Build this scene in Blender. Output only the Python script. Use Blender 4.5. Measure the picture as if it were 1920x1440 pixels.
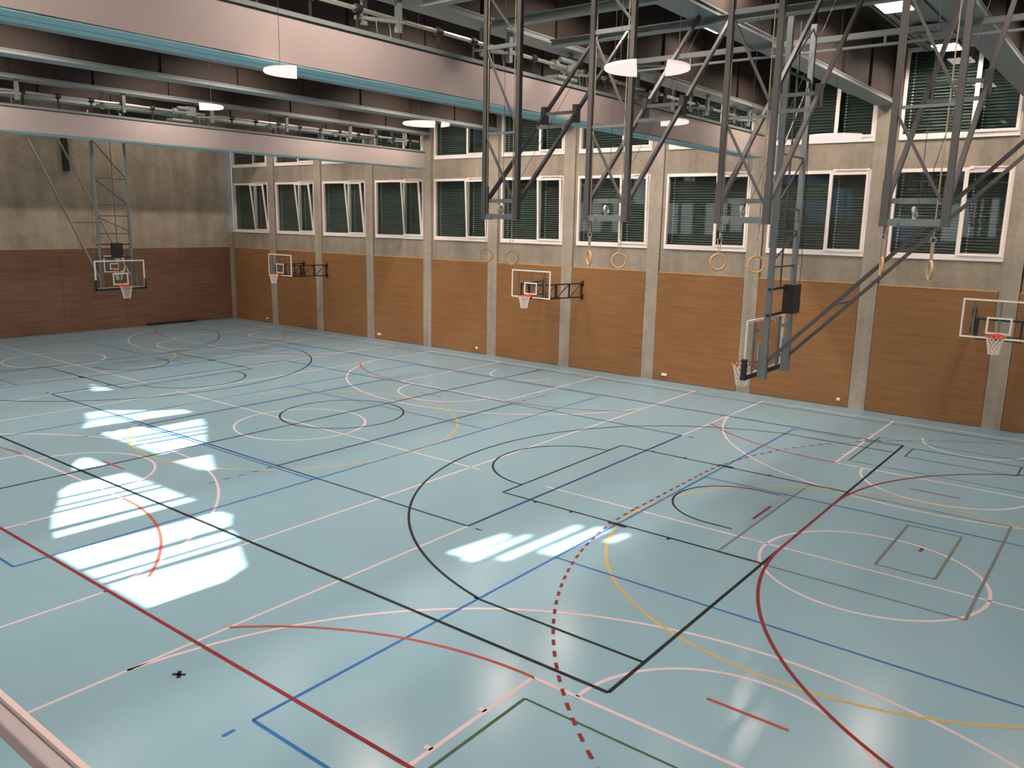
import bpy, bmesh, math, random
from mathutils import Vector, Matrix
from mathutils.geometry import tessellate_polygon
random.seed(7)
SC = bpy.context.scene
COL = SC.collection
for o in list(bpy.data.objects):
    bpy.data.objects.remove(o)

# ------------------------------------------------------------------ camera, world, sun, exposure
CAM_F, CAM_YAW, CAM_PITCH, CAM_ROLL = 1525.72, -0.657386, -0.196647, 0.0196612
CAM_POS = Vector((4.52333, -7.90434, 5.61982))
cy, sy = math.cos(CAM_YAW), math.sin(CAM_YAW)
cp, sp = math.cos(CAM_PITCH), math.sin(CAM_PITCH)
fwd = Vector((sy*cp, cy*cp, sp)); rgt = Vector((cy, -sy, 0)); upv = rgt.cross(fwd)
cr, sr = math.cos(CAM_ROLL), math.sin(CAM_ROLL)
rgt, upv = cr*rgt + sr*upv, cr*upv - sr*rgt
cd = bpy.data.cameras.new('camera'); cam = bpy.data.objects.new('camera', cd); COL.objects.link(cam)
M = Matrix((rgt, upv, -fwd)).transposed().to_4x4(); M.translation = CAM_POS
cam.matrix_world = M
cd.sensor_fit = 'HORIZONTAL'; cd.sensor_width = 36; cd.lens = 36*CAM_F/1920
cd.clip_start = 0.05; cd.clip_end = 300
SC.camera = cam

SC.view_settings.view_transform = 'Standard'; SC.view_settings.look = 'None'
SC.view_settings.gamma = 1; SC.view_settings.use_curve_mapping = False
SC.view_settings.exposure = 0.0

W = bpy.data.worlds.new('sky'); SC.world = W; W.use_nodes = True
bgn = W.node_tree.nodes['Background']; bgn.inputs[0].default_value = (0.55, 0.72, 1.0, 1); bgn.inputs[1].default_value = 0.9

SUN_DX, SUN_T = 0.08, 0.81            # sideways drift per metre and fall per metre along +Y
sd = bpy.data.lights.new('sun', 'SUN'); sun = bpy.data.objects.new('sun', sd); COL.objects.link(sun)
sd.energy = 30.0; sd.angle = math.radians(0.6); sd.color = (1.0, 0.97, 0.93)
sun.rotation_mode = 'QUATERNION'
sun.rotation_quaternion = Vector((SUN_DX, 1.0, -SUN_T)).to_track_quat('-Z', 'Y')
sun.location = (0, -30, 30)
LAMP_W = 200.0         # watts of each strip lamp under the ceiling
LAMP_SPREAD = math.radians(145)
FILL_E = 1.6           # glow added to the back wall's window panes as fill light
LAMP_C = (1.0, 0.83, 0.72)
FILL_C = (0.85, 0.93, 1.0)

# ------------------------------------------------------------------ dimensions (metres)
YW = 18.75             # window wall
YB = -8.5              # back wall (behind the camera)
XF, XN = -36.1, 9.2    # far end wall, near end wall
ZC = 10.9              # ceiling
SP = 3.745             # bay spacing
def bayL(k): return -1.83 - SP*k       # window left edge of bay k
def bayR(k): return 1.25 - SP*k        # window right edge of bay k
ZWOOD = 3.93

# ------------------------------------------------------------------ materials
def nt(name):
    m = bpy.data.materials.new(name); m.use_nodes = True
    t = m.node_tree; return m, t, t.nodes['Principled BSDF']
def srgb(r, g, b):
    f = lambda c: (c/255/12.92 if c/255 <= .04045 else ((c/255+.055)/1.055)**2.4)
    return (f(r), f(g), f(b), 1)
def plain(name, col, rough=.5, metal=0, var=.06, scale=6, spec=.5):
    """solid colour with a faint procedural mottling"""
    m, t, b = nt(name)
    tc = t.nodes.new('ShaderNodeTexCoord'); n = t.nodes.new('ShaderNodeTexNoise')
    n.inputs['Scale'].default_value = scale; n.inputs['Detail'].default_value = 3
    t.links.new(tc.outputs['Object'], n.inputs['Vector'])
    mx = t.nodes.new('ShaderNodeMix'); mx.data_type = 'RGBA'
    mx.inputs[6].default_value = tuple(c*(1-var) for c in col[:3])+(1,)
    mx.inputs[7].default_value = tuple(min(1, c*(1+var)) for c in col[:3])+(1,)
    t.links.new(n.outputs['Fac'], mx.inputs[0]); t.links.new(mx.outputs[2], b.inputs['Base Color'])
    b.inputs['Roughness'].default_value = rough; b.inputs['Metallic'].default_value = metal
    b.inputs['Specular IOR Level'].default_value = spec
    return m
def emit(name, col, e):
    m, t, b = nt(name)
    b.inputs['Base Color'].default_value = (.8, .8, .8, 1)
    b.inputs['Emission Color'].default_value = tuple(col)+(1,); b.inputs['Emission Strength'].default_value = e
    return m
def concrete(name, c0, c1, wide=1.0):
    m, t, b = nt(name); L = t.links.new
    tc = t.nodes.new('ShaderNodeTexCoord')
    n1 = t.nodes.new('ShaderNodeTexNoise'); n1.inputs['Scale'].default_value = .7; n1.inputs['Detail'].default_value = 6; n1.inputs['Roughness'].default_value = .65
    mp = t.nodes.new('ShaderNodeMapping'); mp.inputs['Scale'].default_value = (2.6*wide, 2.6*wide, .22)
    n2 = t.nodes.new('ShaderNodeTexNoise'); n2.inputs['Scale'].default_value = 1.2; n2.inputs['Detail'].default_value = 4
    n3 = t.nodes.new('ShaderNodeTexNoise'); n3.inputs['Scale'].default_value = 9; n3.inputs['Detail'].default_value = 5
    L(tc.outputs['Object'], n1.inputs['Vector']); L(tc.outputs['Object'], mp.inputs['Vector']); L(mp.outputs['Vector'], n2.inputs['Vector']); L(tc.outputs['Object'], n3.inputs['Vector'])
    a = t.nodes.new('ShaderNodeMath'); a.operation = 'MULTIPLY_ADD'; a.inputs[1].default_value = .55; L(n2.outputs['Fac'], a.inputs[0]); L(n1.outputs['Fac'], a.inputs[2])
    a2 = t.nodes.new('ShaderNodeMath'); a2.operation = 'MULTIPLY_ADD'; a2.inputs[1].default_value = .35; L(n3.outputs['Fac'], a2.inputs[0]); L(a.outputs[0], a2.inputs[2])
    r = t.nodes.new('ShaderNodeMapRange'); r.inputs['From Min'].default_value = .68; r.inputs['From Max'].default_value = 1.2; L(a2.outputs[0], r.inputs['Value'])
    mx = t.nodes.new('ShaderNodeMix'); mx.data_type = 'RGBA'; mx.inputs[6].default_value = c0; mx.inputs[7].default_value = c1
    L(r.outputs[0], mx.inputs[0]); L(mx.outputs[2], b.inputs['Base Color'])
    b.inputs['Roughness'].default_value = .8; b.inputs['Specular IOR Level'].default_value = .25
    bp = t.nodes.new('ShaderNodeBump'); bp.inputs['Strength'].default_value = .08; L(n3.outputs['Fac'], bp.inputs['Height']); L(bp.outputs[0], b.inputs['Normal'])
    return m
def wood(name, c0, c1, axis='X'):
    m, t, b = nt(name); L = t.links.new
    tc = t.nodes.new('ShaderNodeTexCoord'); mp = t.nodes.new('ShaderNodeMapping')
    mp.inputs['Scale'].default_value = (.35, 6, 9) if axis == 'X' else (6, .35, 9)
    n = t.nodes.new('ShaderNodeTexNoise'); n.inputs['Scale'].default_value = 1.6; n.inputs['Detail'].default_value = 5; n.inputs['Roughness'].default_value = .6
    n2 = t.nodes.new('ShaderNodeTexNoise'); n2.inputs['Scale'].default_value = .35; n2.inputs['Detail'].default_value = 2
    L(tc.outputs['Object'], mp.inputs['Vector']); L(mp.outputs[0], n.inputs['Vector']); L(tc.outputs['Object'], n2.inputs['Vector'])
    a = t.nodes.new('ShaderNodeMath'); a.operation = 'MULTIPLY_ADD'; a.inputs[1].default_value = .5; L(n2.outputs['Fac'], a.inputs[0]); L(n.outputs['Fac'], a.inputs[2])
    r = t.nodes.new('ShaderNodeMapRange'); r.inputs['From Min'].default_value = .5; r.inputs['From Max'].default_value = 1.0; L(a.outputs[0], r.inputs['Value'])
    mx = t.nodes.new('ShaderNodeMix'); mx.data_type = 'RGBA'; mx.inputs[6].default_value = c0; mx.inputs[7].default_value = c1
    L(r.outputs[0], mx.inputs[0]); L(mx.outputs[2], b.inputs['Base Color'])
    b.inputs['Roughness'].default_value = .5; b.inputs['Specular IOR Level'].default_value = .3
    return m
def glass(name, tint, fac=.08, gl=.02):
    """clear pane: mostly straight-through, with a fresnel reflection"""
    m = bpy.data.materials.new(name); m.use_nodes = True; t = m.node_tree; t.nodes.clear(); L = t.links.new
    out = t.nodes.new('ShaderNodeOutputMaterial'); tr = t.nodes.new('ShaderNodeBsdfTransparent'); tr.inputs[0].default_value = tint
    g = t.nodes.new('ShaderNodeBsdfGlossy'); g.inputs['Roughness'].default_value = gl
    fr = t.nodes.new('ShaderNodeFresnel'); fr.inputs['IOR'].default_value = 1.45
    mu = t.nodes.new('ShaderNodeMath'); mu.operation = 'MULTIPLY'; mu.inputs[1].default_value = 1.6; mu.use_clamp = True
    ge = t.nodes.new('ShaderNodeNewGeometry'); inv = t.nodes.new('ShaderNodeMath'); inv.operation = 'SUBTRACT'; inv.inputs[0].default_value = 1
    fb = t.nodes.new('ShaderNodeMath'); fb.operation = 'MULTIPLY'; L(ge.outputs['Backfacing'], inv.inputs[1]); L(inv.outputs[0], fb.inputs[0]); L(mu.outputs[0], fb.inputs[1])
    mx = t.nodes.new('ShaderNodeMixShader'); L(fr.outputs[0], mu.inputs[0]); L(fb.outputs[0], mx.inputs[0]); L(tr.outputs[0], mx.inputs[1]); L(g.outputs[0], mx.inputs[2]); L(mx.outputs[0], out.inputs[0])
    return m
def floor_mat():
    m, t, b = nt('teal_sports_floor'); L = t.links.new
    tc = t.nodes.new('ShaderNodeTexCoord')
    n = t.nodes.new('ShaderNodeTexNoise'); n.inputs['Scale'].default_value = .25; n.inputs['Detail'].default_value = 3
    n2 = t.nodes.new('ShaderNodeTexNoise'); n2.inputs['Scale'].default_value = 60; n2.inputs['Detail'].default_value = 2
    L(tc.outputs['Object'], n.inputs['Vector']); L(tc.outputs['Object'], n2.inputs['Vector'])
    a = t.nodes.new('ShaderNodeMath'); a.operation = 'MULTIPLY_ADD'; a.inputs[1].default_value = .25; L(n2.outputs['Fac'], a.inputs[0]); L(n.outputs['Fac'], a.inputs[2])
    mx = t.nodes.new('ShaderNodeMix'); mx.data_type = 'RGBA'
    mx.inputs[6].default_value = FLOOR0; mx.inputs[7].default_value = FLOOR1
    L(a.outputs[0], mx.inputs[0]); L(mx.outputs[2], b.inputs['Base Color'])
    b.inputs['Roughness'].default_value = .2; b.inputs['Specular IOR Level'].default_value = .25
    return m
FLOOR0 = (.148, .250, .306, 1); FLOOR1 = (.170, .278, .336, 1)

mFLOOR = floor_mat()
mCONC = concrete('fair_faced_concrete', srgb(124, 115, 103), srgb(162, 151, 136))
mCONCP = concrete('pilaster_concrete', srgb(138, 129, 116), srgb(172, 162, 148), 1.6)
mCONCD = concrete('end_wall_concrete', srgb(142, 130, 114), srgb(190, 175, 155), .7)
mWOOD = wood('oak_panelling', srgb(126, 90, 56), srgb(150, 110, 71))
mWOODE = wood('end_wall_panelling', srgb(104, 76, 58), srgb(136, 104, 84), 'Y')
mWOODT = plain('panel_edge_wood', srgb(190, 150, 105), .5)
mBEAM = plain('dark_brown_beam', srgb(64, 56, 51), .6, spec=.2, var=.12, scale=.8)
mFLAN = plain('grey_steel_flange', srgb(122, 130, 128), .5)
mCEIL = plain('dark_ceiling', srgb(58, 54, 50), .8, spec=.1)
mFRAME = plain('white_window_frame', srgb(240, 228, 222), .45, var=.02)
mGLASS = glass('window_glass', (.9, .96, .94, 1))
mBOARD = glass('backboard_glass', (.95, .97, .96, 1))
mBLIND = plain('dark_blind_slats', srgb(80, 89, 85), .4, var=.1, scale=3)
mDOT = plain('blind_cord_white', srgb(210, 214, 212), .5)
mCURT = plain('white_curtain_fabric', srgb(170, 157, 153), .6, var=.03, scale=.6)
mHEM = plain('teal_bounce_hem', srgb(128, 174, 180), .5)  # teal imitates light bounced up from the floor
mSTEEL = plain('grey_painted_steel', srgb(82, 81, 80), .45, var=.05)
mSTEELL = plain('light_grey_steel', srgb(112, 119, 121), .45, var=.05)
mDARK = plain('black_steel', srgb(36, 34, 34), .5)
mCHROME = plain('galvanised_steel', srgb(185, 185, 180), .3, metal=.6)
mPAD = plain('black_board_padding', srgb(38, 38, 44), .6)
mWHITE = plain('white_paint', srgb(236, 232, 228), .4, var=.02)
mORANGE = plain('orange_rim_paint', srgb(214, 78, 40), .4)
mNET = plain('white_net_cord', srgb(235, 228, 220), .7)
mROPE = plain('beige_rope', srgb(168, 154, 126), .8)
mRING = wood('birch_ring_wood', srgb(190, 152, 98), srgb(222, 186, 132))
mSTRAP = plain('webbing_strap', srgb(176, 166, 148), .8)
mRAIL = plain('brushed_rail_steel', srgb(142, 130, 130), .45)
mRAILE = plain('lit_rail_edge', srgb(178, 158, 150), .5)  # paler copy of the rail colour, its lit top edge painted in
mLAMP = emit('strip_lamp_light', LAMP_C, 2.0)
mSQUARE = emit('square_lamp_light', (1.0, .88, .84), 9.0)
mDISC = emit('lamp_reflection_glow', (1.0, .77, .69), .8)  # glow of lamps reflected in the viewing glass
mFILL = emit('daylight_fill_glow', FILL_C, FILL_E)  # added fill glow for the unseen back wall panes
mLINE = {
 'white': plain('white_line_paint', spec=.12, col=srgb(172, 158, 160), rough=.5, var=.02),
 'black': plain('black_line_paint', spec=.12, col=srgb(18, 24, 24), rough=.5, var=.05),
 'red': plain('dark_red_line_paint', spec=.12, col=srgb(104, 32, 34), rough=.5, var=.03),
 'orange': plain('orange_red_line_paint', spec=.12, col=srgb(138, 62, 52), rough=.5, var=.03),
 'blue': plain('blue_line_paint', spec=.12, col=srgb(32, 84, 138), rough=.5, var=.03),
 'navy': plain('dark_blue_line_paint', spec=.12, col=srgb(16, 42, 98), rough=.5, var=.03),
 'yellow': plain('yellow_line_paint', spec=.12, col=srgb(160, 138, 80), rough=.5, var=.03),
 'green': plain('green_line_paint', spec=.12, col=srgb(50, 76, 52), rough=.5, var=.03),
 'grey': plain('grey_line_paint', spec=.12, col=srgb(88, 93, 91), rough=.5, var=.03),
}

# ------------------------------------------------------------------ mesh helpers
class MB:
    """collects shapes into one mesh"""
    def __init__(s): s.v = []; s.f = []; s.smooth = set()
    def _add(s, vs, fs, smooth=False):
        n = len(s.v); s.v += [tuple(v) for v in vs]
        for f in fs:
            if smooth: s.smooth.add(len(s.f))
            s.f.append([n+i for i in f])
        return s
    def box(s, x0, x1, y0, y1, z0, z1):
        vs = [(x, y, z) for x in (x0, x1) for y in (y0, y1) for z in (z0, z1)]
        return s._add(vs, [(0, 1, 3, 2), (4, 6, 7, 5), (0, 4, 5, 1), (2, 3, 7, 6), (0, 2, 6, 4), (1, 5, 7, 3)])
    def bar(s, a, b, w, h=None, up=(0, 0, 1)):
        """square bar from a to b, w wide and h deep"""
        h = h or w; a = Vector(a); b = Vector(b); d = (b-a).normalized(); u = Vector(up)
        if abs(d.dot(u)) > .98: u = Vector((0, 1, 0))
        x = d.cross(u).normalized()*w/2; y = x.cross(d).normalized()*h/2
        vs = [p+sx*x+sy_*y for p in (a, b) for sx, sy_ in ((-1, -1), (1, -1), (1, 1), (-1, 1))]
        return s._add(vs, [(0, 1, 2, 3), (7, 6, 5, 4)] + [(i, i+4, (i+1) % 4+4, (i+1) % 4) for i in range(4)])
    def tube(s, pts, r, n=8):
        pts = [Vector(p) for p in pts]; rings = []
        for i, p in enumerate(pts):
            d = (pts[min(i+1, len(pts)-1)]-pts[max(i-1, 0)]).normalized()
            u = Vector((0, 0, 1)) if abs(d.z) < .95 else Vector((0, 1, 0))
            x = d.cross(u).normalized(); y = x.cross(d)
            rings.append([p+r*(math.cos(2*math.pi*k/n)*x+math.sin(2*math.pi*k/n)*y) for k in range(n)])
        vs = [v for q in rings for v in q]; fs = []
        for i in range(len(pts)-1):
            for k in range(n): fs.append((i*n+k, i*n+(k+1) % n, (i+1)*n+(k+1) % n, (i+1)*n+k))
        s._add(vs, fs, True)
        m = len(pts)-1
        return s._add([], []) if False else s._caps(rings[0], rings[m])
    def _caps(s, r0, r1):
        n = len(r0); s._add(r0, [tuple(reversed(range(n)))]); s._add(r1, [tuple(range(n))]); return s
    def torus(s, c, ax, R, r, n=28, m=10):
        ax = Vector(ax).normalized(); u = Vector((0, 0, 1)) if abs(ax.z) < .9 else Vector((1, 0, 0))
        x = ax.cross(u).normalized(); y = ax.cross(x); c = Vector(c); vs = []; fs = []
        for i in range(n):
            a = 2*math.pi*i/n; e = math.cos(a)*x+math.sin(a)*y
            for j in range(m):
                b = 2*math.pi*j/m; vs.append(c+(R+r*math.cos(b))*e+r*math.sin(b)*ax)
        for i in range(n):
            for j in range(m): fs.append((i*m+j, ((i+1) % n)*m+j, ((i+1) % n)*m+(j+1) % m, i*m+(j+1) % m))
        return s._add(vs, fs, True)
    def prism(s, poly, z0, z1):
        n = len(poly); vs = [(p[0], p[1], z0) for p in poly]+[(p[0], p[1], z1) for p in poly]
        return s._add(vs, [tuple(reversed(range(n))), tuple(range(n, 2*n))]+[(i, (i+1) % n, n+(i+1) % n, n+i) for i in range(n)])
    def strip(s, pts, w, z):
        """flat painted line along pts on the floor"""
        pts = [Vector((p[0], p[1])) for p in pts]; L = []; n = len(pts)
        for i, p in enumerate(pts):
            d = (pts[min(i+1, n-1)]-pts[max(i-1, 0)]).normalized(); q = Vector((-d.y, d.x))*w/2
            L += [(p.x+q.x, p.y+q.y, z), (p.x-q.x, p.y-q.y, z)]
        return s._add(L, [(2*i+1, 2*i+3, 2*i+2, 2*i) for i in range(n-1)])
    def build(s, name, mat, parent=None, loc=None, bevel=0):
        me = bpy.data.meshes.new(name); me.from_pydata(s.v, [], s.f)
        for i in s.smooth: me.polygons[i].use_smooth = True
        me.materials.append(mat); me.update()
        bm = bmesh.new(); bm.from_mesh(me); bmesh.ops.recalc_face_normals(bm, faces=bm.faces) if not name.endswith('_lines') else None
        bm.to_mesh(me); bm.free()
        o = bpy.data.objects.new(name, me); COL.objects.link(o)
        if parent: o.parent = parent
        if loc: o.location = loc
        if bevel:
            md = o.modifiers.new('bevel', 'BEVEL'); md.width = bevel; md.segments = 2; md.limit_method = 'ANGLE'
        return o
def empty(name, loc=(0, 0, 0), rz=0):
    o = bpy.data.objects.new(name, None); COL.objects.link(o); o.location = loc; o.rotation_euler = (0, 0, rz)
    o.empty_display_size = .1
    return o
def tag(o, label, cat, group=None):
    o['label'] = label; o['category'] = cat
    if group: o['group'] = group
    return o
def struct(o): o['kind'] = 'structure'; return o
KIDS = {}
def copy_tree(o, parent=None):
    c = o.copy(); COL.objects.link(c)
    if parent: c.parent = parent
    for ch in [x for x in bpy.data.objects if x.parent == o]: copy_tree(ch, c)
    return c

# ------------------------------------------------------------------ room shell
fl = struct(MB().box(XF, XN, YB, YW+.3, -.2, 0).build('floor', mFLOOR))
struct(MB().box(XF-.3, XN+.3, YB-.3, YW+.6, ZC, ZC+.25).build('ceiling', mCEIL))

# window wall: concrete bands between pilasters, wood panels below
KS = range(-1, 10)
wb = MB(); wb.box(XF, XN, YW+.22, YW+.3, 0, 4.78)
for k in range(-2, 10):
    xl, xr = max(XF, bayR(k+1)+.54), min(XN, bayR(k))
    for z0, z1 in ((0, 4.78), (7.38, 8.2), (10.75, ZC)):
        wb.box(xl, xr, YW+.03, YW+.31, z0, z1)
    for z0, z1 in ((4.78, 7.38), (8.2, 10.75)):
        wb.box(xl, min(XN, bayL(k)), YW+.03, YW+.31, z0, z1)
wr = struct(wb.build('wall_right', mCONC))
for k in range(-1, 10):
    if bayR(k)+.5 < XN: struct(MB().box(bayR(k), bayR(k)+.5, YW, YW+.3, 0, ZC).build('pilaster', mCONCP, wr))
    xl = max(XF+.06, bayR(k+1)+.515); xr = bayR(k)-.012
    struct(MB().box(xl, xr, YW-.005, YW+.03, 0.015, ZWOOD).build('wood_panel', mWOOD, wr))
    struct(MB().box(xl, xr, YW-.012, YW+.03, ZWOOD, ZWOOD+.03).build('panel_edge', mWOODT, wr))

# far end wall
we = struct(MB().box(XF-.3, XF, YB, YW+.3, 0, ZC).build('wall_left', mCONCD))
for i in range(9):
    y0 = YB + .02 + i*3.02
    struct(MB().box(XF, XF+.05, y0, min(y0+3.01, YW), .015, ZWOOD+.01).build('wood_panel', mWOODE, we))
struct(MB().box(XF, XF+.06, YB, YW, ZWOOD+.01, ZWOOD+.05).build('panel_edge', mWOODT, we))
struct(MB().box(XN, XN+.3, YB, YW+.3, 0, ZC).build('wall_near', mCONC))

# back wall with window openings where the sun comes in (floor patch -> opening along the sun's path)
def to_wall(p):
    x, y = p; return (x - SUN_DX*(y-YB), min((y-YB)*SUN_T, 10.82))
PATCH = [
 [(-23.9, 5.15), (-23.7, 5.4), (-22.6, 5.4), (-22.75, 4.55)], [(-22.55, 4.4), (-22.4, 5.4), (-21.4, 5.4), (-21.85, 4.18)],
 [(-19.05, 2.62), (-19.0, 3.1), (-18.1, 3.95), (-18.25, 2.3)], [(-18.13, 2.25), (-17.95, 3.95), (-17.3, 5.05), (-16.92, 4.65), (-17.35, 1.75)],
 [(-16.55, 1.8), (-16.28, 4.5), (-15.35, 4.1), (-15.6, 1.8)], [(-15.5, 1.8), (-15.2, 4.02), (-14.95, 3.85), (-15.15, 1.8)],
 [(-15.05, 1.8), (-14.82, 3.8), (-14.6, 3.6), (-14.8, 1.8)], [(-14.68, 1.8), (-14.45, 3.55), (-13.72, 3.08), (-13.52, 1.8)],
 [(-12.8, 1.72), (-12.68, 2.58), (-11.5, 1.95), (-11.8, 1.75)],
 [(-14.3, .12), (-14.65, .45), (-14.5, .58), (-13.7, .56), (-13.8, -.1)],
 [(-12.55, -.95), (-12.88, -.55), (-12.8, .56), (-12.05, .57), (-12.15, -1.1)], [(-12.05, -1.15), (-11.95, .57), (-11.6, .57), (-11.7, -1.35)],
 [(-11.6, -1.4), (-11.5, .57), (-11.32, .57), (-11.4, -1.55)], [(-11.3, -1.6), (-11.2, .57), (-10.42, .57), (-10.55, -1.95)],
 [(-10.35, -2.0), (-10.28, .56), (-10.0, .56), (-10.05, -2.1)],
 [(-9.3, -2.42), (-9.1, .5), (-8.75, .55), (-8.28, .22), (-8.42, -2.42)], [(-8.28, -2.42), (-8.08, .1), (-7.72, 0), (-7.9, -2.42)],
 [(-7.8, -2.42), (-7.64, -.05), (-7.5, -.12), (-7.64, -2.42)], [(-7.52, -2.42), (-7.3, -.25), (-6.5, -.66), (-6.27, -1.2), (-6.33, -2.42)],
 [(-4.4, 1.9), (-4.2, 3.2), (-3.98, 3.2), (-4.02, 1.95)], [(-4.05, 1.85), (-3.85, 3.45), (-3.72, 3.45), (-3.78, 1.9)],
 [(-3.6, 2.25), (-3.42, 4.45), (-3.25, 4.45), (-3.38, 2.3)], [(-3.22, 2.95), (-3.0, 5.3), (-2.72, 5.3), (-2.9, 3.0)],
 [(-2.6, 4.1), (-2.45, 5.38), (-2.28, 5.38), (-2.42, 4.15)],
]
rect = [(XF, 0), (XN, 0), (XN, ZC), (XF, ZC)]
holes = [[to_wall(p) for p in q] for q in PATCH]
polys = [[Vector((x, z, 0)) for x, z in q] for q in [rect]+holes]
tris = tessellate_polygon(polys); flat = [v for q in polys for v in q]
wk = MB(); wk._add([(v.x, YB, v.y) for v in flat], [tuple(t) for t in tris])
wk.build('wall_back', mCONC)['kind'] = 'structure'
# back wall windows, panes glowing as added fill light, skipping the sunny openings
spans = [(min(x for x, z in h)-.06, max(x for x, z in h)+.06, min(z for x, z in h)-.06, max(z for x, z in h)+.06) for h in holes]
wi = 30
for k in range(-1, 9):
    for z0, z1 in ((4.95, 7.2), (8.35, 10.5)):
        for xa, xb in ((bayL(k)+.1, bayL(k)+1.85), (bayL(k)+2.0, bayR(k)-.1)):
            if any(xa < s[1] and xb > s[0] and z0 < s[3] and z1 > s[2] for s in spans): continue
            w_ = struct(empty('window_%d' % wi, ((xa+xb)/2, YB+.01, z0))); wi += 1
            hw = (xb-xa)/2
            f = MB(); f.box(-hw, hw, 0, .05, 0, .06); f.box(-hw, hw, 0, .05, z1-z0-.06, z1-z0); f.box(-hw, -hw+.06, 0, .05, .06, z1-z0-.06); f.box(hw-.06, hw, 0, .05, .06, z1-z0-.06)
            f.build('frame', mFRAME, w_)
            MB().box(-hw+.06, hw-.06, .01, .02, .06, z1-z0-.06).build('fill_glow_pane', mFILL, w_)  # pane glows as added fill light, unseen behind the camera

# ------------------------------------------------------------------ windows of the window wall
def rect_frame(mb, x0, x1, z0, z1, y0, y1, t, tb=None, tt=None):
    tb = tb or t; tt = tt or t
    mb.box(x0, x1, y0, y1, z0, z0+tb); mb.box(x0, x1, y0, y1, z1-tt, z1)
    mb.box(x0, x0+t, y0, y1, z0+tb, z1-tt); mb.box(x1-t, x1, y0, y1, z0+tb, z1-tt)
def make_window(n, k, z0, z1, tilt, opener):
    w = bayR(k)-bayL(k); h = z1-z0
    root = struct(empty('window_%d' % n, (bayL(k), YW+.03, z0)))
    f = MB(); rect_frame(f, 0, w, 0, h, -.035, .1, .07, .16, .1); xm = w*.615
    f.box(xm-.045, xm+.045, -.03, .1, .16, h-.1)
    f.build('frame', mFRAME, root)
    MB().box(.07, xm-.045, .03, .04, .16, h-.1).build('pane', mGLASS, root)
    s = MB(); sx0, sx1 = xm+.0, w-.05; sh = h-.2
    rect_frame(s, sx0, sx1, 0, sh, -.03, .03, .075)
    so = s.build('sash', mFRAME, root, (0, -.03, .13)); so.rotation_euler = (math.radians(tilt), 0, 0)
    MB().box(sx0+.075, sx1-.075, -.005, .005, .075, sh-.075).build('pane', mGLASS, so)
    # blind outside the glass
    b = MB(); d = MB(); nz = int((h-.2)/.085)
    for i in range(nz):
        z = .12+i*(h-.2)/nz
        b._add([(.06, .20, z), (w-.06, .20, z), (w-.06, .262, z+.062), (.06, .262, z+.062), (.06, .208, z-.006), (w-.06, .208, z-.006), (w-.06, .27, z+.056), (.06, .27, z+.056)],
               [(0, 1, 2, 3), (7, 6, 5, 4), (0, 4, 5, 1), (3, 2, 6, 7)])
        for x in (.2, xm+.2): d.box(x-.018, x+.018, .178, .196, z+.006, z+.042)
    b.box(-.1, w+.1, .285, .295, -.1, h+.1)
    b.build('blind', mBLIND, root); d.build('blind_cord', mDOT, root)
    if opener:
        a = MB(); a.box(xm+.08, xm+.18, -.1, -.035, h-.05, h+.03); a.bar((xm+.18, -.06, h+.005), (w-.05, -.06, h+.005), .03, .035); a.bar((xm+.35, -.1, h-.06), (xm+.6, -.1, h-.02), .015); a.box(w-.12, w-.06, -.09, -.035, h-.03, h+.03)
        a.build('opener', mFRAME, root)
    return root
n = 1
for k in range(9, -2, -1):
    tl = {9: 6.5, 8: 6.5, 7: 6, 6: 5, 5: 3.2, 4: 2.6, 3: 2.2, 2: .3, 1: .8, 0: .3, -1: 0}[k]
    make_window(n, k, 4.78, 7.38, tl, True); n += 1
    make_window(n, k, 8.2, 10.75, 0, False); n += 1

# ------------------------------------------------------------------ ceiling beams
for k in range(-2, 10):
    xc = bayR(k)+.23
    if xc+.3 > XN: continue
    b = MB(); b.box(xc-.14, xc+.14, YB, YW, 9.31, ZC)
    y = YB+1.2
    while y < YW:
        b.box(xc-.2, xc+.2, y-.012, y+.012, 9.31, ZC); y += 2.35
    bo = struct(b.build('ceiling_beam', mBEAM))
    f = MB(); f.box(xc-.3, xc+.26, YB, YW, 9.22, 9.32); struct(f.build('bottom_flange', mFLAN, bo))
    t = MB(); t.box(xc+.255, xc+.27, YB, YW, 9.30, 9.33); struct(t.build('flange_edge', mSTEELL, bo))

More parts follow.
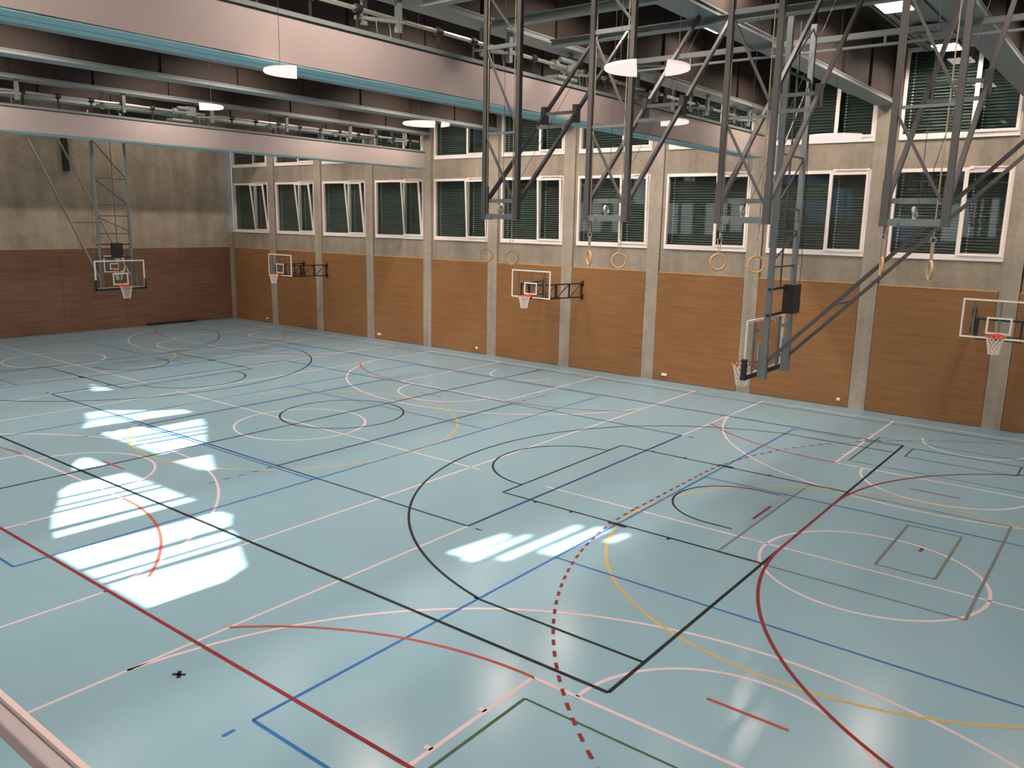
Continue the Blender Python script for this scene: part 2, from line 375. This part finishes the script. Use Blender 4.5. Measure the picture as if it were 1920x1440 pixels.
# ------------------------------------------------------------------ court markings painted on the floor
LN = {c: MB() for c in mLINE}
ZL = {'white': .0010, 'grey': .0014, 'yellow': .0018, 'green': .0022, 'blue': .0026, 'navy': .003, 'black': .0034, 'orange': .0038, 'red': .0042}
def ln(c, x0, y0, x1, y1, w=.05): LN[c].strip([(x0, y0), (x1, y1)], w, ZL[c])
def arc(c, cx, cy_, r, a0, a1, w=.05, sx=1.0, n=64):
    LN[c].strip([(cx+sx*r*math.cos(math.radians(a0+(a1-a0)*i/n)), cy_+r*math.sin(math.radians(a0+(a1-a0)*i/n))) for i in range(n+1)], w, ZL[c])
S = .974; XM = -13.64
def mir(x): return 2*XM-x
for m in (lambda x: x, mir):
    sgn = 1 if m(0) == 0 else -1
    ln('black', m(0), 0, m(0), 15, .055)
    for y in (5.03, 9.97): ln('black', m(0), y, m(-5.65), y, .05)
    ln('black', m(-5.65), 5.03, m(-5.65), 9.97)
    for y in (.9, 14.1): ln('black', m(-.03), y, m(-2.92), y, .05)
    A = math.degrees(math.acos(6.6/6.75))
    if sgn > 0:
        arc('black', -1.535, 7.5, 6.72, 90+A-.5, 270-A+.5, .05, S, 96); arc('black', -5.65, 7.5, 1.8, 90, 270, .05, S); arc('black', -1.535, 7.5, 1.28, 90, 270, .045, S)
    else:
        arc('black', m(-1.535), 7.5, 6.72, -90+A-.5, 90-A+.5, .05, S, 96); arc('black', m(-5.65), 7.5, 1.8, -90, 90, .05, S); arc('black', m(-1.535), 7.5, 1.28, -90, 90, .045, S)
    for y in (1.28, -1.28):
        ln('black', m(-1.53), 7.5+y, m(-1.05), 7.5+y, .045)
    for x in (-1.75, -3.88, -4.76):
        for y0, y1 in ((4.93, 5.03), (9.97, 10.07)): ln('black', m(x), y0, m(x), y1, .06)
    ln('black', m(-2.63), 4.98, m(-3.02), 4.98, .1); ln('black', m(-2.63), 10.02, m(-3.02), 10.02, .1)
    # handball goal area, free throw line, 7 m and 4 m marks
    g = 6.0; K = 180 if sgn > 0 else 0
    for cy_, s2 in ((5.95, -1), (8.95, 1)):
        a1 = 270 if s2 < 0 else 90
        if sgn > 0:
            arc('red', m(g), cy_, 6.0, 180, a1, .055)
        else:
            arc('red', m(g), cy_, 6.0, 0, -90 if s2 < 0 else 90, .055)
        nd = 46
        for i in range(nd):
            t0 = i*.30/9.0; t1 = t0+.15/9.0; sg = s2
            P = []
            for t in (t0, (t0+t1)/2, t1):
                px = m(g) - sgn*9.0*math.cos(t); py = cy_+sg*9.0*math.sin(t); P.append((px, py))
            if -2.4 < P[0][1] < 17.4: LN['red'].strip(P, .05, ZL['red'])
    ln('red', m(0), 5.95, m(0), 8.95, .055)
    for i in range(10): ln('red', m(-3.0), 5.98+i*.3, m(-3.0), 6.13+i*.3)
    ln('red', m(-.95), 7.0, m(-.95), 7.95, .055); ln('red', m(1.975), 7.38, m(1.975), 7.58, .06)
ln('black', 0, 0, mir(0), 0, .06); ln('black', 0, 15, mir(0), 15, .055)
ln('black', XM, -2.5, XM, 17.42, .055); arc('black', XM, 7.5, 1.8, 0, 360, .05, S)
ln('red', 6, -2.52, mir(6), -2.52, .055); ln('black', 6, 17.4, mir(6), 17.4, .035)
# three cross courts in white with their street hockey arcs and circles
for cx, xl, xr, hk in ((1.49, -4.93, 7.9, 2.4), (-13.56, -19.77, -7.32, 2.35), (-28.72, -35.2, -22.16, 2.35)):
    for x in (xl, xr): ln('white', x, -6.0, x, 17.82)
    for y in (-6.0, 17.82): ln('white', xl, y, xr, y)
    ln('white', xl-.25, 5.95, xr+.25, 5.95); arc('white', cx, 5.93, 1.77, 0, 360, .055)
    for yk, ye, s2, a0 in ((12.12, 17.82, 1, 180), (-.31, -6.0, -1, 0)):
        for x in (cx-hk, cx+hk): ln('white', x, yk, x, ye, .06)
        ln('white', cx-hk, yk, cx+hk, yk, .055); arc('white', cx, yk, 1.74, a0, a0+180, .055)
        yh = ye-s2*1.6; r3 = 6.48; th = math.degrees(math.acos(min(1, (cx-xl)/r3))); th2 = math.degrees(math.acos(min(1, (xr-cx)/r3)))
        if s2 > 0: arc('white', cx, yh-.07, r3, 180+th, 360-th2, .055, 1, 80)
        else: arc('white', cx, yh+.07, r3, th2, 180-th, .055, 1, 80)
        arc('white', cx, yh, 1.25, a0, a0+180, .055)
        for d in (.94, 1.85, 3.6):
            for x, o_ in ((cx-hk-.1, .1), (cx+hk, .1)): ln('white', x, yk+s2*d, x+o_, yk+s2*d, .07)
        for x in (cx-hk-.14, cx+hk): ln('white', x, yk+s2*2.75, x+.14, yk+s2*2.75, .3)
        # hockey crease arcs
        r = 5.62; hx = math.degrees(math.acos((cx-hk-xl)/r)); hx2 = math.degrees(math.acos((xr-cx-hk)/r))
        if s2 > 0:
            arc('orange', cx-hk, yk+r, r, 180+hx, 270, .05); arc('orange', cx+hk, yk+r, r, 270, 360-hx2, .05)
        else:
            arc('orange', cx-hk, yk-r, r, 90, 180-hx, .05); arc('orange', cx+hk, yk-r, r, hx2, 90, .05)
        ln('orange', cx-.5, yk-s2*.97, cx+.5, yk-s2*.97, .05)
    arc('yellow', cx-.04, 5.95, 4.37, 0, 360, .05, 1, 120)
# cross volleyball courts
for xl, xr in ((-2.84, 6.0), (-17.98, -9.31), (mir(6.0)+.2, mir(-2.84))):
    for x in (xl, xr):
        ln('blue', x, -3.07, x, 14.84)
        for y in (-3.38, 15.15): ln('blue', x, y-.08, x, y+.08)
    for y in (-3.07, 2.95, 8.9, 14.84): ln('blue', xl, y, xr, y, .045)
# main volleyball court
for y in (3.07, 11.95): ln('navy', -4.93, y, -22.33, y)
for x in (-4.93, -10.75, -16.53, -22.33): ln('navy', x, 3.07, x, 11.95, .06)
for x in (-10.75, -16.5):
    for i in range(5):
        ln('navy', x, 2.78-i*.36, x, 2.93-i*.36); ln('navy', x, 12.1+i*.36, x, 12.25+i*.36)
for x0, x1 in ((-4.74, -4.58), (-22.7, -22.54)):
    for y in (3.07, 11.95): ln('navy', x0, y, x1, y)
# green, grey boxes and a little taped cross
for yk, ye in ((12.55, 15.47), (-.75, -3.67)):
    ln('green', -.71, yk, -.71, ye, .045); ln('green', -.71, yk, 6, yk, .035); ln('green', -.71, ye, 6, ye, .035)
for x in (.28, 2.72): ln('green', x, 13.87, x, 14.82, .045)
for y in (13.87, 14.82): ln('green', .28, y, 2.72, y, .04)
for x in (1.5, 2.43): ln('grey', x, 6.27, x, 8.68, .05)
for y in (6.27, 8.68): ln('grey', 1.5, y, 2.43, y, .05)
for x in (-.81, 3.08): ln('grey', x, 5.0, x, 9.9, .05)
for y in (5.0, 9.9): ln('grey', -.81, y, 3.08, y, .05)
ln('black', -4.42, -3.14, -4.28, -3.04, .05); ln('black', -4.42, -3.04, -4.28, -3.14, .05)
for c, mb in LN.items():
    struct(mb.build({'white': 'white', 'black': 'black', 'red': 'dark_red', 'orange': 'orange_red', 'blue': 'blue', 'navy': 'dark_blue', 'yellow': 'yellow', 'green': 'green', 'grey': 'grey'}[c]+'_court_lines', mLINE[c], fl))

# ------------------------------------------------------------------ gathered divider curtains under the beams
def make_curtain(x0, y0, label):
    root = tag(empty('divider_curtain', (x0, 0, 7.82)), label, 'divider curtain', 'gathered divider curtains')
    y1 = 18.35; wd = .62
    prof = [(0, .0), (.0, .62), (-.05, .66), (-wd+.05, .66), (-wd, .62), (-wd, .0), (-wd+.06, -.012), (-wd/2-.03, -.012), (-wd/2+.03, -.012), (-.06, -.012)]
    c = MB(); ny = 44; vs = []
    for i in range(ny+1):
        y = y0+(y1-y0)*i/ny
        for x, z in prof: vs.append((x+.012*math.sin(i*1.7)*(z < .5), y, z))
    n = len(prof); fs = [(i*n+j, i*n+(j+1) % n, (i+1)*n+(j+1) % n, (i+1)*n+j) for i in range(ny) for j in range(n)]
    fs += [tuple(range(n)), tuple(range(ny*n+n-1, ny*n-1, -1))]
    c._add(vs, fs); c.build('gathered_fabric', mCURT, root)
    hm = MB(); hm.box(-.3, -.0, y0, y1, -.03, -.012); hm.box(-wd+.04, -.33, y0, y1, -.03, -.012); hm.build('bottom_hem', mHEM, root)
    r = MB(); r.box(-.07, .025, y0, y1, .645, .71); r.box(-wd-.02, -wd+.06, y0, y1, .645, .70); r.build('top_rail', mFLAN, root)
    p = MB(); xs = -.3; y = y0
    p.tube([(xs, y0, 1.1), (xs, y1-.1, 1.1)], .035, 10); ds = p.build('drive_shaft', mCHROME, root)
    y = y0+.35
    while y < y1-.2:
        s = MB(); s.tube([(xs, y-.06, 1.1), (xs, y+.06, 1.1)], .075, 10); s.bar((xs+.0, y, 1.1), (xs+.0, y, .66), .045, .02, (1, 0, 0)); s.build('strap', mDARK, ds)
        y += .95
    y = y0+1.0; i = 0
    while y < y1:
        b = MB(); b.box(xs-.1, xs-.04, y, y+.1, .9, 1.47); b.box(xs+.12, xs+.2, y+.55, y+.65, .85, 1.47); b.bar((xs-.12, y-.1, 1.0), (xs+.2, y+.7, 1.02), .08, .05)
        b.tube([(xs+.1, y+.15, .98), (xs+.15, y+.15, .7)], .008, 6); b.tube([(xs+.1, y+.45, .98), (xs+.15, y+.45, .7)], .008, 6)
        hb = b.build('hanger_bracket', mFLAN, root)
        if i in (2, 5):
            g = MB(); g.tube([(xs, y-.7, 1.1), (xs, y-.3, 1.1)], .1, 12); g.box(xs-.1, xs+.12, y-.3, y+.05, 1.0, 1.3); g.box(xs-.06, xs+.3, y-.9, y-.2, .78, .84); g.tube([(xs+.1, y-.6, 1.2), (xs+.1, y-.2, 1.2)], .06, 10)
            g.build('gear_motor', mFLAN, hb)
        y += 3.0; i += 1
    return root
make_curtain(-5.75, YB+.2, 'large pale gathered divider curtain hanging nearest, across the top of the picture')
make_curtain(-20.7, YB+.2, 'smaller pale gathered divider curtain farther away, nearer the far end wall')

# ------------------------------------------------------------------ ceiling rails that carry the equipment
def rail(x0, x1, y, z0, z1, label, truss=False):
    r = tag(empty('ceiling_rail', ((x0+x1)/2, y, z0)), label, 'ceiling rail', 'steel carrier rails across the beams')
    h = (x1-x0)/2
    a = MB()
    if truss:
        a.box(-h, h, -.05, .05, z1-z0-.1, z1-z0); a.build('top_chord', mFLAN, r)
        b = MB(); b.box(-h, h, -.035, .035, 0, .04); b.build('bottom_chord', mFLAN, r)
        x = -h+.5
        while x < h:
            q = MB(); q.box(x-.02, x+.02, -.03, .03, .04, z1-z0-.1); q.build('web_post', mFLAN, r); x += 1.3
    else:
        a.box(-h, h, -.09, .09, 0, .025); a.box(-h, h, -.09, .09, z1-z0-.02, z1-z0); a.box(-h, h, -.015, .015, .02, z1-z0-.02); a.build('channel', mFLAN, r)
    return r
rail(-5.6, 9.0, 4.4, 9.08, 9.22, 'plain steel carrier rail above the backs of the ring frames')
rail(-5.6, 9.0, 6.3, 9.08, 9.22, 'plain steel carrier rail along the tops of the slanting ring frame struts')
rail(-5.6, 9.0, 8.9, 8.95, 9.22, 'ladder-like steel carrier rail behind the near hanging backboard', True)
rail(-5.6, 9.0, 2.6, 9.08, 9.22, 'plain steel carrier rail from which the ring frames hang')

# ------------------------------------------------------------------ hanging ring frames
def make_ring_frame(label):
    r = tag(empty('ring_frame', (0, 2.6, 5.68)), label, 'gymnastics frame', 'hanging steel frames for the gymnastic rings')
    H = 3.47
    for s in (-1, 1):
        u = MB(); u.box(s*.33-.035, s*.33+.035, -.04, .04, -.03, H); u.box(s*.33-.042, s*.33+.042, -.047, .047, -.03, .5)
        u.build('upright', mSTEEL, r)
        t = MB(); t.bar((s*.33, .03, .24), (s*.33, 3.35, H+.03), .055, .055); t.box(s*.33-.04, s*.33+.04, 1.55, 1.68, 1.62, 1.92)
        t.build('strut', mSTEEL, r)
    b = MB(); b.box(-.3, .3, -.035, .035, -.02, .06); b.tube([(-.2, -.05, .02), (-.2, .05, .02)], .05, 12); bb = b.build('bottom_bar', mSTEELL, r)
    p = MB(); p.torus((.0, 0, .14), (1, 0, .3), .05, .022, 16, 8); p.box(-.02, .02, -.02, .02, .04, .12); p.build('pulley', mCHROME, bb)
    for z, y, w in ((.27, .08, .06), (1.32, 0, .035), (2.62, 0, .06)):
        q = MB(); q.bar((-.31, y, z), (.31, y, z), w*.7, w); q.build('rung', mSTEELL, r)
    for z0, z1 in ((1.24, .2), (2.54, 1.4), (3.4, 2.7)):
        d = MB(); d.bar((-.3, 0, z0), (.3, 0, z1), .03, .03, (0, 1, 0)); d.build('brace', mSTEEL, r)
    for z, y in ((1.55, 1.35), (1.8, 1.6)):
        q = MB(); q.bar((-.3, y, z), (.3, y, z), .04, .05); q.build('strut_rung', mSTEELL, r)
    w = MB(); w.tube([(.05, .06, .2), (.14, 2.6, H-.2)], .004, 5); w.tube([(.03, .02, .2), (.03, .02, H)], .004, 5); w.build('pull_wire', mSTEEL, r)
    return r
FX = [-3.89, -1.9, .19, 2.28]
FN = ['leftmost', 'second from left', 'third from left, next to the near hanging backboard', 'rightmost']
rf = make_ring_frame('x')
for i, x in enumerate(FX):
    o = rf if i == 0 else copy_tree(rf)
    o.location.x = x
    o['label'] = ('grey steel hanging ring frame, ' + ['leftmost of the four', 'second from the left of the four', 'third from left, beside the near hanging backboard', 'rightmost of the four'][i])
# the gymnastic rings on ropes
def make_ring():
    r = empty('gymnastic_ring', (0, 2.6, 5.1))
    MB().torus((0, 0, 0), (0, 1, 0), .105, .0145, 32, 10).build('ring', mRING, r)
    s = MB()
    for dx in (-.012, .012): s.bar((dx*.6, 0, .1), (dx*2.2, .0, .31), .006, .03, (0, 1, 0))
    st = s.build('strap', mSTRAP, r)
    c = MB(); c.torus((0, 0, .345), (1, 0, 0), .032, .007, 16, 6); c.build('buckle', mCHROME, st)
    p = MB(); p.tube([(0, 0, .37), (0, .0, .62), (.0, .0, 4.03)], .008, 6); p.build('rope', mROPE, r)
    return r
rg = make_ring()
RX = [-4.18, -3.65, -2.17, -1.65, -.1, .43, 1.98, 2.51]
RZ = [5.07, 5.05, 5.11, 5.09, 5.14, 5.13, 5.18, 5.16]
RA = [-38, -30, 40, -40, -38, -38, 70, 66]
RL = ['left ring', 'right ring', 'left ring seen almost edge-on', 'right ring', 'left ring', 'right ring', 'left ring seen edge-on', 'right ring seen edge-on']
RF = ['leftmost', 'second from left', 'third from left', 'rightmost']
for i in range(8):
    o = rg if i == 0 else copy_tree(rg)
    o.location = (RX[i], 2.6, RZ[i]); o.rotation_euler = (0, 0, math.radians(-RA[i]))
    tag(o, 'wooden gymnastic ring, %s of the %s ring frame' % (RL[i], RF[i//2]), 'gymnastic ring', 'gymnastic rings')

# ------------------------------------------------------------------ basketball boards
def net_mesh(r0, r1, h, n=12):
    m = MB(); lev = 5
    def pt(i, j, off):
        t = j/lev; rr = r0+(r1-r0)*(t**.6); a = 2*math.pi*(i+off)/n
        return (rr*math.cos(a), rr*math.sin(a), -h*t)
    for i in range(n):
        for sg in (.5, -.5):
            m.tube([pt(i, j, sg*j) for j in range(lev+1)], .0062, 5)
    m.torus((0, 0, -h), (0, 0, 1), r1, .006, 20, 6)
    return m
def make_board(root, w, h, zb, pad, tw=.59, th=.45):
    """board in local XZ, facing -Y; zb = height of the lower edge above the origin"""
    MB().box(-w/2, w/2, -.008, .008, zb, zb+h).build('glass_board', mBOARD, root)
    f = MB(); rect_frame(f, -w/2, w/2, zb, zb+h, -.018, .018, .045); f.build('board_frame', mWHITE, root)
    t = MB(); rect_frame(t, -tw/2, tw/2, zb+.13, zb+.13+th, -.016, -.009, .05); t.build('target_square', mWHITE, root)
    for x in (-w*.34, 0, w*.34):
        MB().box(x-.02, x+.02, .018, .05, zb+.03, zb+h-.03).build('back_stile', mSTEELL, root)
    if pad:
        p = MB(); p.box(-w/2-.03, w/2+.03, -.05, .05, zb-.06, zb+.03)
        for s in (-1, 1): p.box(s*w/2-.035, s*w/2+.035, -.05, .05, zb-.06, zb+.34)
        p.build('edge_padding', mPAD, root, bevel=.012)
    zr = zb+.1; yr = -.39
    r = MB(); r.torus((0, yr, zr), (0, 0, 1), .23, .011, 32, 8); r.box(-.1, .1, -.17, -.015, zr-.02, zr+.02); r.box(-.09, .09, -.03, -.01, zr-.1, zr+.05)
    r.bar((-.08, -.02, zr-.08), (-.08, -.2, zr-.01), .02); r.bar((.08, -.02, zr-.08), (.08, -.2, zr-.01), .02)
    ro = r.build('rim', mORANGE, root)
    net_mesh(.225, .12, .43).build('net', mNET, ro, (0, yr, zr-.01))
def make_wall_board(x, y, label, w=1.78, h=1.03, zb=2.84, wx=.9):
    root = tag(empty('wall_backboard', (x, y, 0)), label, 'basketball backboard', 'glass backboards on the window wall')
    make_board(root, w, h, zb, False)
    D = YW-.005-y
    for s in (-1, 1):
        a0, a1 = s*.5, s*wx
        t = MB(); z0, z1 = zb-.02, zb+.5
        P = lambda q, z: (a0+(a1-a0)*q, .06+(D-.06)*q, z)
        for z in (z0, z1): t.bar(P(0, z), P(1, z), .045)
        for q in (.02, .33, .66, .97): t.bar(P(q, z0), P(q, z1), .05 if q != .33 else .07)
        t.bar(P(.02, z0), P(.33, z1), .025); t.bar(P(.33, z0), P(.66, z1), .025); t.bar(P(.66, z0), P(.97, z1), .025)
        t.box(a1-.06, a1+.06, D-.02, D, z0-.1, z0+.1); t.box(a1-.06, a1+.06, D-.02, D, z1-.1, z1+.1)
        t.build('bracket_arm', mDARK, root)
    q = MB(); z0 = zb-.02
    q.bar((-.5, .08, z0), (.5, .08, z0), .05); q.bar((-.5, .08, zb+.5), (.5, .08, zb+.5), .05); q.bar((-.5, .2, z0), (.75, 1.4, z0), .03); q.build('cross_bar', mDARK, root)
    return root
make_wall_board(1.62, 16.6, 'glass backboard on the window wall, cut by the right edge of the picture')
make_wall_board(-13.6, 16.6, 'glass backboard on the window wall, in the middle of the picture')
make_wall_board(-28.72, 16.6, 'glass backboard on the window wall nearest the far end wall')

def make_hoist(x, rz, label, bx, w=1.9, h=1.05, zb=2.87):
    """ceiling-hung board; local -Y faces the court"""
    root = tag(empty('ceiling_backboard', (x, 7.45, 0), rz), label, 'basketball backboard', 'ceiling hung basketball backboards')
    make_board(root, w, h, zb, True)
    ya = .24
    for s in (-1, 1):
        u = MB(); u.bar((s*.6, ya, zb-.02), (s*.6, ya, 9.28), .075, .1, (0, 1, 0)); u.bar((s*.6, ya-.02, zb-.05), (s*.6, ya-.02, zb+.6), .1, .16, (0, 1, 0))
        u.box(s*.6-.045, s*.6+.045, ya-.055, ya+.055, 5.75, 6.05); u.build('upright', mSTEELL, root)
        b = MB(); b.bar((s*.6, ya+.05, 3.15), (s*.6, ya+3.75, 7.0), .06); b.bar((s*.6, ya+3.7, 6.95), (s*.6, ya+5.9, 9.25), .05); b.build('brace_tube', mSTEEL, root)
        for z in (zb+.25, zb+.85): MB().box(s*.6-.02, s*.6+.02, .05, ya-.05, z-.03, z+.03).build('board_bracket', mSTEELL, root)
    for z in (4.9, 5.55, 5.95, 6.9, 8.3): MB().bar((-.57, ya, z), (.57, ya, z), .035).build('rung', mSTEEL, root)
    for z0, z1 in ((5.5, 5.0), (6.85, 6.0), (8.25, 6.95), (9.2, 8.35)): MB().bar((-.57, ya, z0), (.57, ya, z1), .022).build('diagonal', mDARK, root)
    for z in (4.02, 4.5): MB().bar((-.68 if bx > -.3 else -.85, ya+.02, z), (.68, ya+.02, z), .045).build('weight_carrier', mDARK, root)
    k = MB(); k.box(bx-.18, bx+.18, ya-.02, ya+.2, 4.0, 4.55); k.build('counterweight_box', mDARK, root)
    MB().box(bx-.09, bx+.07, ya+.06, ya+.065, 3.84, 3.99).build('rating_plate', mWHITE, root)
    MB().tube([(.08, ya, 4.5), (.08, ya, 9.2)], .018, 8).build('lift_rod', mSTEEL, root)
    for q in (.3, .55): 
        MB().bar((-.6, ya+.05+3.7*q, 3.15+3.85*q), (.6, ya+.05+3.7*q, 3.15+3.85*q), .035).build('brace_rung', mSTEEL, root)
    MB().tube([(-.62, ya+.1, 3.9), (-.72, ya+.1, 4.9), (-.62, ya, 9.2)], .006, 5).build('hoist_cable', mDARK, root)
    return root
make_hoist(-1.17, math.radians(-90), 'near ceiling-hung glass backboard with black padding, seen from behind', -.34)
make_hoist(-26.1, math.radians(90), 'far ceiling-hung glass backboard with black padding, seen from the front', .1)
# small board on the far end wall behind the far hung board
fb = tag(empty('end_wall_backboard', (XF+.9, 11.75, .1), math.radians(90)), 'small basketball board on the far end wall, seen behind the far hanging backboard', 'basketball backboard')
make_board(fb, 1.0, .8, 2.75, False, .45, .3)
q = MB()
for s in (-1, 1):
    q.bar((s*.3, .05, 2.9), (s*.3, .86, 2.9), .05); q.bar((s*.3, .05, 3.5), (s*.3, .86, 3.5), .05); q.bar((s*.3, .05, 2.9), (s*.3, .86, 3.5), .03)
q.build('bracket_arm', mDARK, fb)

# ------------------------------------------------------------------ lamps
LAMP_K = {-1: 1, 0: 1, 1: 1, 2: 1, 3: 1, 4: 1, 5: .85, 6: .7, 7: .6, 8: .7, 9: .22}
for k in range(-1, 10):
    xm_ = bayR(k+1)+.23+SP*.5 if 0 < k < 9 or k < 0 else (-1.72 if k == 0 else -34.1)
    for y in (-5.5, .5, 6.5, 12.6, 16.4):
        if k == 0 and y > 12: continue
        hn = .75
        r = empty('strip_lamp', (xm_ if (k, y) != (1, 12.6) else -5.25, y, 10.6))
        tag(r, 'slim white strip lamp hidden high between the dark ceiling beams', 'ceiling lamp', 'strip lamps between the beams')
        MB().box(-.09, .09, -hn-.02, hn+.02, .0, .08).build('housing', mCEIL, r)
        MB().box(-.07, .07, -hn, hn, -.02, .0).build('diffuser', mLAMP, r)
        MB().box(-.01, .01, -.01, .01, .08, .3).build('suspension', mDARK, r)
        al = bpy.data.lights.new('strip_lamp_beam', 'AREA'); al.shape = 'RECTANGLE'; al.size = .14; al.size_y = 2*hn
        al.energy = LAMP_W*LAMP_K[k]*(1 if y < 16 else 1.05)*(.2 if (k, y) == (1, 12.6) else 1); al.color = LAMP_C; al.spread = LAMP_SPREAD if k < 8 else math.radians(175)
        ao = bpy.data.objects.new('strip_lamp_beam', al); COL.objects.link(ao); ao.parent = r; ao.location = (0, 0, -.03)
def square_light(x, y, label):
    o = tag(empty('square_lamp', (x, y, 10.465)), label, 'ceiling lamp')
    MB().box(-.34, .34, -.5, .5, .02, .1).build('housing', mFLAN, o)
    MB().box(-.3, .3, -.45, .45, .0, .02).build('diffuser', mSQUARE, o)
    al = bpy.data.lights.new('square_lamp_beam', 'AREA'); al.shape = 'RECTANGLE'; al.size = .6; al.size_y = .9
    al.energy = 150; al.color = LAMP_C; al.spread = math.radians(160)
    ao = bpy.data.objects.new('square_lamp_beam', al); COL.objects.link(ao); ao.parent = o; ao.location = (0, 0, -.02)
square_light(-.62, 17.75, 'glowing square lamp in the ceiling at upper right, near the window wall')
square_light(-.75, 12.6, 'glowing square lamp at the top edge of the picture, second from the window wall')
tr = tag(empty('service_tray', (-.65, 9.5, 10.62)), 'long grey service tray along the ceiling carrying the square lamps and the round vent', 'service tray')
tb = MB(); tb.box(-.62, .62, -9, 9.1, .0, .06); tb.build('deck', mFLAN, tr)
for x in (-.62, -.42, .42, .62): MB().box(x-.025, x+.025, -9, 9.1, -.05, .0).build('lip', mSTEELL, tr)
for y in (-8, -4, 0, 4, 8): MB().box(-.02, .02, y-.02, y+.02, .06, ZC-10.62).build('hanger', mSTEEL, tr)
cv = tag(empty('ceiling_vent', (-.65, 15.4, 10.5)), 'round dark air vent in the ceiling beside the glowing square lamp', 'vent')
MB().torus((0, 0, 0), (0, 0, 1), .36, .05, 28, 8).build('rim', mFLAN, cv)
MB().prism([(.34*math.cos(a*.2618), .34*math.sin(a*.2618)) for a in range(24)], .0, .06).build('duct', mDARK, cv)
MB().box(-.12, .12, -.03, .03, -.02, .0).build('vane', mFLAN, cv)

# added glowing discs imitating lamps reflected in the viewing glass, several cut to parts
VD = Vector((fwd.x, fwd.y, 0)).normalized()
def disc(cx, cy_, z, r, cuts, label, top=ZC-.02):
    """cuts: intervals across the view (in radii) where the reflection shows"""
    o = tag(empty('lamp_reflection_disc', (cx, cy_, z)), label, 'ceiling lamp', 'lamps reflected in the viewing glass')
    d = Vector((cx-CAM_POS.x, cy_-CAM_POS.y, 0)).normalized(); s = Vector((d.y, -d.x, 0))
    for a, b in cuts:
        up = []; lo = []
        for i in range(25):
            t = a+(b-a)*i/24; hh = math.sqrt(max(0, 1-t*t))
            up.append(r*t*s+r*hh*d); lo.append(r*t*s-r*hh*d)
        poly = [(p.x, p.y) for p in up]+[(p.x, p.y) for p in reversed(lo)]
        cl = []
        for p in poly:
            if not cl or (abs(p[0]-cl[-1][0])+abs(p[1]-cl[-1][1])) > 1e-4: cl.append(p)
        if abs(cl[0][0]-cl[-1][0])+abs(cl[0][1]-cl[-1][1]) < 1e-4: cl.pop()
        df = MB().prism(cl, 0, .035); df.build('diffuser', mDISC, o)  # glowing plate stands for a reflected lamp, no lamp hangs here
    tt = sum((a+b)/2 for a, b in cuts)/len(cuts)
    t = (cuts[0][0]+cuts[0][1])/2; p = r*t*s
    MB().tube([(p.x, p.y, .03), (p.x, p.y, top-z)], .004, 5).build('added_wire', mSTEEL, o)  # wires and rod are added to hold up the reflection discs
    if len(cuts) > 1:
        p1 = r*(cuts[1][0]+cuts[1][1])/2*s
        MB().tube([(p1.x, p1.y, .03), (p1.x, p1.y, top-z)], .004, 5).build('added_wire', mSTEEL, o)
        MB().bar(p+Vector((0, 0, .045)), p1+Vector((0, 0, .045)), .02).build('added_rod', mSTEEL, o)
disc(-1.0, 2.0, 7.6, .555, [(-1, -.24), (.44, 1)], 'large round lamp reflection split in two halves, at top centre between the ring frames', 10.56)
disc(-5.3, -.28, 7.6, .44, [(-1, .03)], 'round lamp reflection cut to its left half, in front of the large divider curtain')
disc(-9.85, 1.03, 7.6, .42, [(-.02, 1)], 'round lamp reflection cut to its right half, above the smaller divider curtain', 9.22)
disc(-7.98, 5.15, 7.6, .5, [(-1, .36), (.62, .98)], 'flat round lamp reflection above the outer end of the smaller divider curtain')
disc(-3.52, 7.15, 7.6, .56, [(.02, 1)], 'round lamp reflection cut to its right half, at the outer end of the large curtain')
disc(-1.4, 11.5, 7.6, .72, [(-1, .7)], 'long flat lamp reflection in front of the window wall, right of the near hanging backboard')

# ------------------------------------------------------------------ small things on the walls
for i, x in enumerate((-32.9, -24.1, -18.0, -9.0, -2.8)):
    wide = .1 if i in (1, 3) else .05
    s = tag(empty('wall_socket', (x, YW-.012, .24)), '', 'wall socket', 'white sockets low on the window wall')
    MB().box(-wide, wide, -.035, .007, -.045, .045).build('cover', mWHITE, s, bevel=.006)
    f = MB()
    for q in ((-.05, .05) if wide > .06 else (0,)): f.tube([(q, -.03, 0), (q, -.037, 0)], .02, 12)
    f.build('outlet', mFRAME, s)
    s['label'] = 'white socket low on the window wall, ' + ['nearest the far end wall', 'second from the far end wall', 'left of the middle wall backboard', 'right of the middle backboard, a wide double one', 'right of the near hanging backboard'][i]
gr = tag(empty('floor_grille', (XF+.13, 14.97, 0)), 'long low black grille at the foot of the far end wall', 'grille')
MB().box(-.06, .06, -1.34, 1.34, 0.0, .1).build('body', mDARK, gr)
MB().box(.061, .066, -1.3, 1.3, .03, .06).build('slot', mPAD, gr)
ct = tag(empty('cable_duct', (XF+.075, 10.25, 0)), 'black vertical duct high on the far end wall above the far backboard', 'duct')
MB().box(-.06, .06, -.13, .13, 7.55, ZC).build('casing', mDARK, ct)
MB().box(.06, .07, -.1, .1, 7.55, 7.6).build('end_cap', mPAD, ct)

# ------------------------------------------------------------------ gallery edge with its handrail
struct(MB().box(-4, XN, YB, -7.42, 3.72, 3.9).build('gallery_slab', mCONC))
hr = tag(empty('handrail', (2.9, -7.46, 3.9)), 'pale steel handrail on posts at the lower left corner, close to the viewer', 'handrail')
h = MB(); h.box(-3.9, 3.6, -.004, .022, .868, .899); hrr = h.build('rail', mRAIL, hr, bevel=.004)
MB().box(-3.9, 3.6, .022, .032, .872, .907).build('rail_edge', mRAILE, hrr)
for x in (-3.4, -1.7, -.05, 1.6, 3.3): MB().box(x-.015, x+.015, -.004, .016, 0, .868).build('post', mRAIL, hr)
